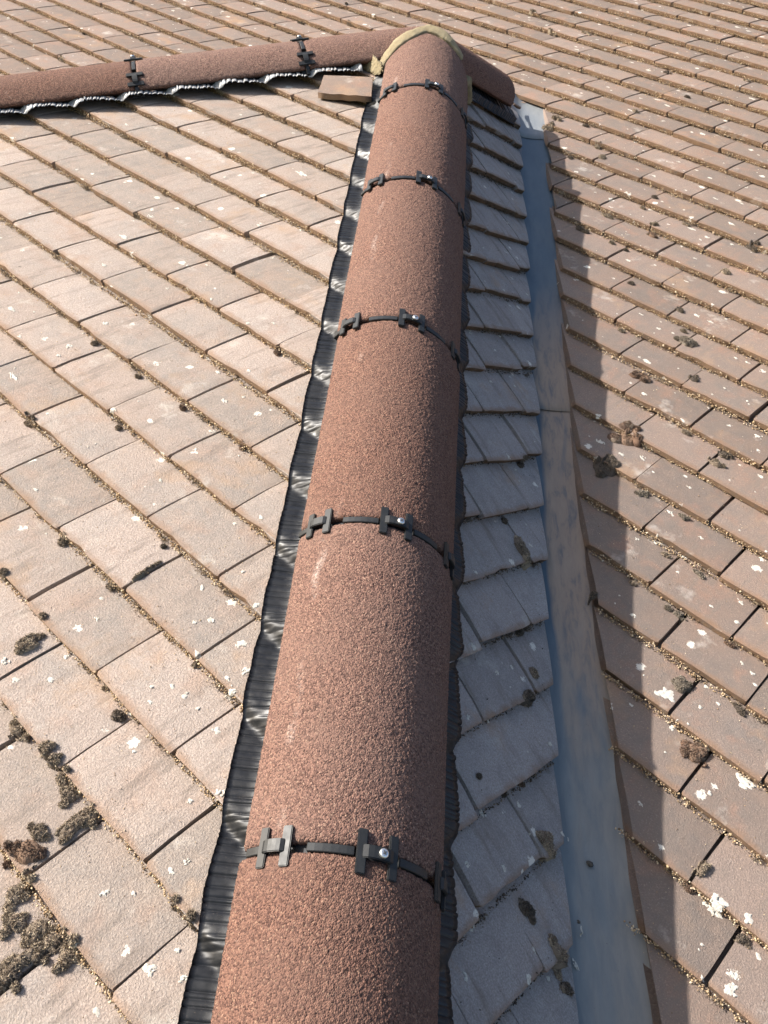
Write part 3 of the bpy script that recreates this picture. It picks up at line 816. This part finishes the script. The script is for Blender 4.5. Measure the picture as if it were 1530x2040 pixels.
# ------------------------------------------------------------------ mortar at the junction
def blob_sheet(rows, name, parent, seed, amp=.0035, label=None):
    """rows: list of closed cross sections (m,3); swept into a lumpy solid"""
    r = np.random.default_rng(seed); rows = np.array(rows, float); n, m, _ = rows.shape
    rows = rows + r.normal(0, amp * .45, rows.shape)
    for _ in range(1): rows[1:-1] = .5 * rows[1:-1] + .25 * (rows[:-2] + rows[2:])
    bm = bmesh.new(); vs = [[bm.verts.new(p.tolist()) for p in row] for row in rows]
    for i in range(n - 1):
        for j in range(m): bm.faces.new((vs[i][j], vs[i][(j + 1) % m], vs[i + 1][(j + 1) % m], vs[i + 1][j]))
    bm.faces.new(vs[0][::-1]); bm.faces.new(vs[-1])
    bmesh.ops.recalc_face_normals(bm, faces=bm.faces)
    bmesh.ops.subdivide_edges(bm, edges=bm.edges[:], cuts=2, use_grid_fill=True)
    bmesh.ops.smooth_vert(bm, verts=bm.verts[:], factor=.35, use_axis_x=True, use_axis_y=True, use_axis_z=True)
    for v_ in bm.verts: v_.co += Vector(r.normal(0, amp * .22, 3).tolist())
    return obj(name, bm_mesh(name, bm, M['mortar'], True), parent)
mort = empty('mortar_joint'); tag(mort, 'sandy mortar fillet sealing the junction where the three ridges meet', 'mortar')
hb = np.array(hipM)
def hp(ph, y, r): 
    l = V(r * math.sin(ph), y, r * math.cos(ph)); return hb[:3, :3] @ l + hb[:3, 3]
rows = []
rm = np.random.default_rng(5)
for ph in np.radians(np.linspace(-78, 34, 36)):
    yt = float(topcut(np.array([ph]))[0]); wd = .038 + .005 * math.sin(ph * 5) + rm.normal(0, .003)
    if ph > -.1: wd *= max(.22, 1 - (ph + .1) * .9)
    rows.append([hp(ph, yt - .004 + rm.normal(0, .002), RR - .004), hp(ph, yt - .003 + rm.normal(0, .002), RR + .0045), hp(ph, yt + wd * .35, RR + .003 + wd * .16), hp(ph, yt + wd * .8, RR + .003 + wd * .24), hp(ph, yt + wd * 1.1, RR + .002), hp(ph, yt + wd * 1.1, RR - .05), hp(ph, yt, RR - .03)])
blob_sheet(rows, 'mortar_fillet', mort, 3, .0018)
rows = []
for s in np.linspace(0, 1, 9):                 # lump beside the foot of the top hip tile, on the sunlit slope
    c = P3('A', -.075 + .10 * s, .20 + .035 * s, .018)
    k = .024 * (1 - .35 * s)
    rows.append([c + V(math.cos(t) * k * .8, -math.cos(t) * k * .5, math.sin(t) * k) for t in np.linspace(0, 6.283, 9)[:-1]])
blob_sheet(rows, 'mortar_lump', mort, 8, .005)
rows = []
for s in np.linspace(0, 1, 8):                 # pointing between hip tile and level ridge on the shaded side
    c = hp(math.radians(60), -.10, RR) * (1 - s) + V(.118, .075, -.088) * s
    k = .013
    rows.append([c + U1 * math.cos(t) * k + V(0, 0, 1) * math.sin(t) * k for t in np.linspace(0, 6.283, 8)[:-1]])
blob_sheet(rows, 'mortar_pointing', mort, 9, .004)

# ------------------------------------------------------------------ pleated strips under the hips
def smax(a, k):
    out = a.copy()
    for s in range(1, k + 1):
        out[s:] = np.maximum(out[s:], a[:-s]); out[:-s] = np.maximum(out[:-s], a[s:])
    return out
def smean(a, k):
    ker = np.ones(2 * k + 1) / (2 * k + 1)
    return np.convolve(np.pad(a, k, mode='edge'), ker, 'valid')

def strip(name, parent, F, side, u_in, v_in, u_out, h0, h1, period, amp, seed, mat, Uv, Hv, Vv, lift=.0040, ncol=9, edge_w=.0012, step=.0010):
    """pleated flashing from under the ridge tile out over the tiles of slope F; side=+1/-1 along Uv"""
    r = np.random.default_rng(seed); o, e, s, n = FR[F]
    hs = np.arange(h0, h1, step); nh = len(hs)
    ph = np.cumsum(r.normal(1, .22, nh).clip(.3)) * step / period * 2 * math.pi
    am = np.interp(hs, np.linspace(h0, h1, int((h1 - h0) / .05)), r.uniform(.45, 1.25, int((h1 - h0) / .05)))
    pos_, gx = h0, []
    while pos_ < h1: gx.append(pos_); pos_ += period * r.uniform(.55, 1.6)
    gx = np.array(gx); gi = np.clip(np.searchsorted(gx, hs), 1, len(gx) - 1)
    lo_, hi_ = gx[gi - 1], gx[gi]; tt = np.clip((hs - lo_) / (hi_ - lo_), 0, 1)
    bt = r.uniform(-1, 1, len(gx))[gi]; bh = r.uniform(.5, 1.3, len(gx))[gi]
    pleat = amp * bh * (1 - np.abs(2 * tt - 1) ** 4) + amp * .55 * bt * (tt - .5)
    uo = u_out + edge_w * np.interp(hs, np.linspace(h0, h1, int((h1 - h0) / .03)), r.uniform(-1, 1, int((h1 - h0) / .03)))
    cols = []
    for j in range(ncol):
        f = j / (ncol - 1)
        uu = side * (u_in + (uo - u_in) * f)
        P0 = hs[:, None] * Hv + uu[:, None] * Uv             # on the hip's own axis plane
        # move along the slope normal on to the slope plane
        d = -((P0 - o) @ n) / (Vv @ n)
        P = P0 + d[:, None] * Vv
        q = (P - o) @ s
        raw = surf_c(F, q)
        c = smean(smax(raw, 9), 8) + lift
        step_zone = np.clip(np.abs(np.gradient(c)) / .0006, 0, 1)
        step_zone = smean(smax(step_zone, 6), 4)
        crk = np.interp(hs + f * .01, np.linspace(h0, h1, int((h1 - h0) / .006)), r.uniform(-1, 1, int((h1 - h0) / .006))) * .0017 * step_zone
        c = c + pleat * (1 - .75 * step_zone) + crk
        lift_in = max(0.0, 1 - f * 2.2)
        P = P + n * c[:, None] + Vv * (lift_in * v_in)
        cols.append(P)
    G = np.stack(cols, 1); idx = np.arange(nh * ncol).reshape(nh, ncol)
    f4 = np.stack([idx[:-1, :-1], idx[1:, :-1], idx[1:, 1:], idx[:-1, 1:]], -1).reshape(-1, 4)
    if side < 0: f4 = f4[:, ::-1]
    v = G.reshape(-1, 3)
    # give the foil thickness
    v2 = v - n * .0006; N = len(v)
    rim = idx[:, -1]
    fr = np.stack([rim[:-1], rim[1:], rim[1:] + N, rim[:-1] + N], -1)
    return obj(name, mesh_np(name, np.concatenate([v, v2]), np.concatenate([f4, f4[:, ::-1] + N, fr]), mat, smooth=True), parent)

fl1 = empty('flashing_strip'); tag(fl1, 'black pleated foil flashing showing along both sides of the long climbing ridge', 'flashing')
strip('pleated_side', fl1, 'A', -1, .088, .016, .141, .20, 2.9, .0085, .0030, 1, M['foil'], U1, H1, V1)
strip('pleated_side', fl1, 'B', 1, .088, .012, .153, .20, 2.9, .0085, .0030, 2, M['foil'], U1, H1, V1)
fl2 = empty('flashing_strip'); tag(fl2, 'crinkled grey foil edge hanging below the ridge along the top of the sunlit slope', 'flashing')
XA = X2 if X2 @ N2 > 0 else -X2
strip('pleated_side', fl2, 'A', 1, .06, .004, .093, .22, 1.75, .0100, .0040, 3, M['foil'], XA, H2, Z2, lift=.022, edge_w=.002)
strip('foil_edge', fl2, 'A', 1, .093, 0, .115, .22, 1.75, .0100, .0050, 3, M['aluminium'], XA, H2, Z2, lift=.021, ncol=4, edge_w=.002)
fl3 = empty('flashing_strip'); tag(fl3, 'short dark comb-edged flashing under the stub of ridge above the shaded slope', 'flashing')
strip('pleated_side', fl3, 'B', 1, .08, .004, .121, .06, .36, .0105, .0030, 4, M['foil'], V(1, 0, 0), V(0, 1, 0), V(0, 0, 1), lift=.011, edge_w=.001)

# ------------------------------------------------------------------ valley gutter
val = empty('valley_gutter'); tag(val, 'blue-grey valley gutter trough with dried silt between the shaded slope and main roof', 'gutter')
vx, vy, vz = X1, Y1, Z1
valM = frame_m(V(0, 0, 0), vx, vy, vz)
sl_ = abs(float((FR['B'][3] @ U1) / (FR['B'][3] @ Vector(vz.tolist()) if False else FR['B'][3] @ vz)))
uc = .374; vc0 = -sl_ * uc
def vprof(u_, dep):
    d = u_ - uc; rnd = .016
    return vc0 + sl_ * (math.sqrt(d * d + rnd * rnd)) - dep
def valley_sheet(y0, y1, dep, seed, ul=.255, mat='valley'):
    r = np.random.default_rng(seed)
    us = np.concatenate([np.linspace(ul, .345, 6), np.linspace(.352, .47, 22), np.linspace(.48, .52, 4)])
    ys = np.linspace(y0, y1, max(8, int((y1 - y0) / .03)))
    wob = np.cumsum(r.normal(0, .0004, len(ys)))
    rows = [[(u_, y, vprof(u_, dep) + w * math.exp(-((u_ - uc) / .05) ** 2) + .0012 * math.sin(y * 31 + u_ * 60)) for u_ in us] for y, w in zip(ys, wob)]
    v = np.array(rows).reshape(-1, 3); n, m = len(ys), len(us); idx = np.arange(n * m).reshape(n, m)
    f = np.stack([idx[:-1, :-1], idx[:-1, 1:], idx[1:, 1:], idx[1:, :-1]], -1).reshape(-1, 4)
    v2 = v - V(0, 0, .0022); N = len(v)
    r0 = idx[0]; fr = np.stack([r0[:-1] + N, r0[1:] + N, r0[1:], r0[:-1]], -1)
    return obj('lining_sheet', mesh_np('lining_sheet', np.concatenate([v, v2]), np.concatenate([f, f[:, ::-1] + N, fr]), M[mat], smooth=True), val, valM)
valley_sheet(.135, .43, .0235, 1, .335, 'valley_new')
valley_sheet(-1.10, .20, .0260, 2)
valley_sheet(-3.2, -1.04, .0285, 3)

# ------------------------------------------------------------------ loose cut tile
def solid_from_quad(name, P, n, th, mat, parent=None, seed=1, nx=8, ny=5):
    r = np.random.default_rng(seed)
    fl, frt, bl, br = P
    g = []
    for j in range(ny):
        for i in range(nx):
            a, b = i / (nx - 1), j / (ny - 1)
            p = (fl * (1 - a) + frt * a) * (1 - b) + (bl * (1 - a) + br * a) * b
            edge = (i in (0, nx - 1)) or (j in (0, ny - 1))
            g.append(p + r.normal(0, .0007, 3) * (1 if edge else .3) - n * (.0012 if edge else 0))
    g = np.array(g); v = np.concatenate([g, g - n * th]); N = nx * ny; idx = np.arange(N).reshape(ny, nx)
    f = np.stack([idx[:-1, :-1], idx[:-1, 1:], idx[1:, 1:], idx[1:, :-1]], -1).reshape(-1, 4)
    fs = [f, f[:, ::-1] + N]
    for a in (idx[0], idx[:, -1], idx[-1][::-1], idx[:, 0][::-1]):
        fs.append(np.stack([a[:-1] + N, a[1:] + N, a[1:], a[:-1]], -1))
    v = np.concatenate([v, v]); fs[2:] = [x + 2 * N for x in fs[2:]]
    uv = np.full((len(v), 2), .06); uv[2 * N:, 1] = -.03
    return obj(name, mesh_np(name, v, np.concatenate(fs), mat, uv), parent)
nA = FR['A'][3]
lo = [V(-.006, -.356, -.2301), V(.112, -.298, -.1900), V(-.070, -.2895, -.1841), V(.035, -.229, -.143)]
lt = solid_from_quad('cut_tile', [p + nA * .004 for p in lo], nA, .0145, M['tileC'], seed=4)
tag(lt, 'cut piece of tile lying on the sunlit slope against the pleated strip near the junction', 'tile')

# ------------------------------------------------------------------ moss cushions
def moss(F, a0, q0, wa, wq, typ, seed, hgt=None):
    """a cushion of moss: lumpy dome with short leaf blades all over it"""
    r = np.random.default_rng(seed); o, e, s, n = FR[F]
    ra, rq = wa / 2, wq / 2
    hgt = hgt or min(.0065 if F == 'A' else .0095, .17 * (ra + rq) + .0025)
    nseg, nr = 18, 5
    ang = np.linspace(0, 2 * math.pi, nseg, endpoint=False)
    subs = [(a0, q0, ra, rq, hgt)]
    if ra + rq > .02:                            # an irregular heap of smaller cushions
        subs = [(a0, q0, ra * .72, rq * .72, hgt)]
        for _ in range(int(r.integers(3, 7))):
            t, f_ = r.uniform(0, 6.28), r.uniform(.45, .85); m_ = r.uniform(.28, .5)
            subs.append((a0 + ra * f_ * math.cos(t), q0 + rq * f_ * math.sin(t), ra * m_, rq * m_, hgt * r.uniform(.45, .9)))
    vs, f = [], []
    for ca, cq, xa, xq, hh in subs:
        lob = .95 + .3 * np.interp(ang, np.linspace(0, 2 * math.pi, 8), np.r_[(w := r.uniform(-1, 1, 7)), w[0]]) + r.uniform(-.1, .1, nseg)
        base = drop(F, ca, cq)
        if base is None: base = float(surf_c(F, np.array(cq)))
        i0 = len(vs); vs.append(P3(F, ca, cq, base + hh))
        ix = lambda i, j: i0 + 1 + (i - 1) * nseg + j % nseg
        for i in range(1, nr + 1):
            t = i / nr
            for j in range(nseg):
                da, dq = xa * t * lob[j] * math.cos(ang[j]), xq * t * lob[j] * math.sin(ang[j])
                g = drop(F, ca + da, cq + dq) if i in (3, nr) else None
                if g is None or abs(g - base) > .024: g = base
                c = g + hh * math.sqrt(max(0, 1 - t ** 2.2)) * (1 + r.normal(0, .2)) - (.002 if i == nr else 0)
                vs.append(P3(F, ca + da, cq + dq, c))
        for j in range(nseg): f.append((ix(0, 0) if False else i0, ix(1, j), ix(1, j + 1)))
        for i in range(1, nr):
            for j in range(nseg):
                f.append((ix(i, j), ix(i + 1, j), ix(i + 1, j + 1))); f.append((ix(i, j), ix(i + 1, j + 1), ix(i, j + 1)))
    vs = np.array(vs); f = np.array(f)
    # blades
    area = math.pi * ra * rq
    nb = int(min(3600, 80 + area * 2.6e6))
    tri = f[r.integers(0, len(f), nb)]; bc = r.dirichlet((1, 1, 1), nb)
    P = (vs[tri] * bc[:, :, None]).sum(1)
    nrm = np.cross(vs[tri[:, 1]] - vs[tri[:, 0]], vs[tri[:, 2]] - vs[tri[:, 0]])
    nrm *= np.sign((nrm @ n))[:, None]; nrm /= np.linalg.norm(nrm, axis=1)[:, None] + 1e-9
    d = nrm + r.normal(0, .75, (nb, 3)); d /= np.linalg.norm(d, axis=1)[:, None]
    sd = np.cross(d, r.normal(size=(nb, 3))); sd /= np.linalg.norm(sd, axis=1)[:, None]
    ln = r.uniform(.0012, .0038, nb)[:, None]; wd = r.uniform(.0004, .0009, nb)[:, None]
    bv = np.stack([P - sd * wd - d * .0006, P + sd * wd - d * .0006, P + d * ln + sd * wd * .3], 1).reshape(-1, 3)
    bf = np.arange(nb * 3).reshape(-1, 3) + len(vs)
    me = mesh_np('moss_clump', np.concatenate([vs, bv]), np.concatenate([f, bf]), M['moss%d' % typ])
    return obj('moss_clump', me)

WHERE = {'A': 'the bright sunlit slope', 'B': 'the narrow shaded slope', 'C': 'the large slope beyond the valley gutter'}
TONE = {0: 'grey-brown', 1: 'reddish brown', 2: 'grey-brown', 3: 'dark', 4: 'pale grey'}
UNIQUE = {('C', 22): 'biggest reddish brown moss cushion, beside the edge of the ridge shadow', ('C', 23): 'large dark moss cushion sitting in the shade right beside the valley gutter',
          ('C', 20): 'round pale grey moss cushion bridging a tile joint in full sun', ('C', 38): 'domed grey moss cushion casting a shadow beside a white lichen burst',
          ('C', 40): 'flaky reddish brown moss patch spread below a tile edge in the sun', ('C', 42): 'strip of moss filling an open tile joint below the reddish patch',
          ('B', 1): 'long brown moss strip filling a tile joint on the narrow shaded slope', ('B', 3): 'wide dark moss heap under a tile edge beside the valley gutter',
          ('B', 5): 'oval dark moss strip in a joint on the shaded slope beside big tiles', ('B', 10): 'largest moss cushion of the shaded slope, low down in a tile joint',
          ('A', 9): 'feathery moss strip lying in a joint near the slim moss ridge', ('A', 13): 'rounded moss heap on a tile edge just above the bushy reddish tuft',
          ('A', 23): 'moss strip running into the largest moss heap of the sunlit slope', ('C', 0): 'lumpy moss cushion on the tile beside the sunlit head of the valley gutter',
          ('C', 1): 'moss cushion at the cut tile corner by the sunlit valley gutter head', ('C', 26): 'moss strip in a joint trailing from a darker moss cushion',
          ('C', 50): 'thin moss strip in a tile joint just behind a ridge clip', ('A', 8): 'slim moss ridge lying along a tile joint on the sunlit slope', ('A', 18): 'long thick moss strip along a joint of the sunlit slope',
          ('A', 19): 'bushy reddish brown moss tuft where tile courses meet on sunlit slope', ('A', 22): 'largest moss heap along a tile edge of the sunlit slope'}
sd = 1000
for F, lst in (('A', MOSS_A), ('B', MOSS_B), ('C', MOSS_C)):
    for i, (a, q, w, h_, typ) in enumerate(lst):
        sd += 1
        if F == 'A' and typ == 2: wa, wq = h_ * .0010, w * .0011      # runs up the joint
        else: wa, wq = w * .00098, h_ * .00105
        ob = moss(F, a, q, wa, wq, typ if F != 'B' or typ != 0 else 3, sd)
        size = 'small' if max(w, h_) < 24 else ('medium' if max(w, h_) < 42 else 'large')
        if (F, i) in UNIQUE: tag(ob, UNIQUE[(F, i)], 'moss')
        else:
            lab = '%s %s moss cushion on %s' % (size, TONE[typ], WHERE[F])
            tag(ob, lab, 'moss', '%s %s moss cushions on %s' % (size, TONE[typ], WHERE[F]))

# thin moss seams in some of the tile joints, and small tufts along the tails
def tufts(F, parent, n, keepf, krange, arange, mat):
    PP, NN = [], []
    for _ in range(n):
        k = int(rng.integers(*krange)); q = Q0[F] + k * GA; a = rng.uniform(*arange)
        P = P3(F, a, q + .004, -STEP + .003)
        if not keepf(P): continue
        x, y, z = project(P)
        if not (-50 < x < PW + 50 and -50 < y < PH + 50 and z > 0): continue
        m = int(rng.integers(40, 130)); spread = rng.uniform(.003, .010)
        aa = a + rng.normal(0, spread, m); qq = q + np.abs(rng.normal(.002, .004, m)); cc = -STEP + np.abs(rng.normal(.004, .004, m)).clip(0, .013)
        PP.append(P3(F, aa, qq, cc))
    P = np.concatenate(PP); m = len(P); n_ = FR[F][3]
    d = n_ + rng.normal(0, .8, (m, 3)); d /= np.linalg.norm(d, axis=1)[:, None]
    s_ = np.cross(d, rng.normal(size=(m, 3))); s_ /= np.linalg.norm(s_, axis=1)[:, None]
    ln = rng.uniform(.0015, .004, m)[:, None]; wd = rng.uniform(.0005, .0011, m)[:, None]
    v = np.stack([P - s_ * wd, P + s_ * wd, P + d * ln], 1).reshape(-1, 3)
    tag(obj('moss_tufts', mesh_np('moss_tufts', v, np.arange(m * 3).reshape(-1, 3), mat), parent), kind='stuff')
okA = lambda p: p @ U1 < -.15 and p @ N2 > .1
okB = lambda p: .16 < p @ U1 < .35
okC = lambda p: (p @ U1 > .46) if p[0] > -.05 else (p[1] > L + K2 * p[0] + .12)
tufts('A', roofA, 260, okA, (-9, 10), (-.7, 1.5), M['moss0'])
tufts('B', roofB, 160, okB, (-1, 18), (-1.5, .5), M['moss3'])
tufts('C', roofC, 520, okC, (-16, 20), (-2.0, 1.9), M['moss0'])

# crumbs of dirt in the valley
def pebble(p, r_, seed, label):
    r = np.random.default_rng(seed); bm = bmesh.new(); bmesh.ops.create_icosphere(bm, subdivisions=2, radius=r_)
    for v_ in bm.verts:
        v_.co = Vector((v_.co.x * 1.25, v_.co.y, v_.co.z * .7)) * (1 + .18 * r.normal())
    o = obj('dirt_crumb', bm_mesh('dirt_crumb', bm, M['pebble'], True)); o.location = p.tolist()
    tag(o, label, 'debris'); return o
for i, (u_, y_, r_, lab) in enumerate(((.412, -2.06, .0042, 'dark crumb of moss lying in the middle of the valley gutter'), (.392, -2.14, .0026, 'tiny dirt crumb low in the valley gutter below the bigger one'))):
    p = hb[:3, :3] @ V(u_, y_, vprof(u_, .0285) + r_ * .55); pebble(p, r_, 60 + i, lab)
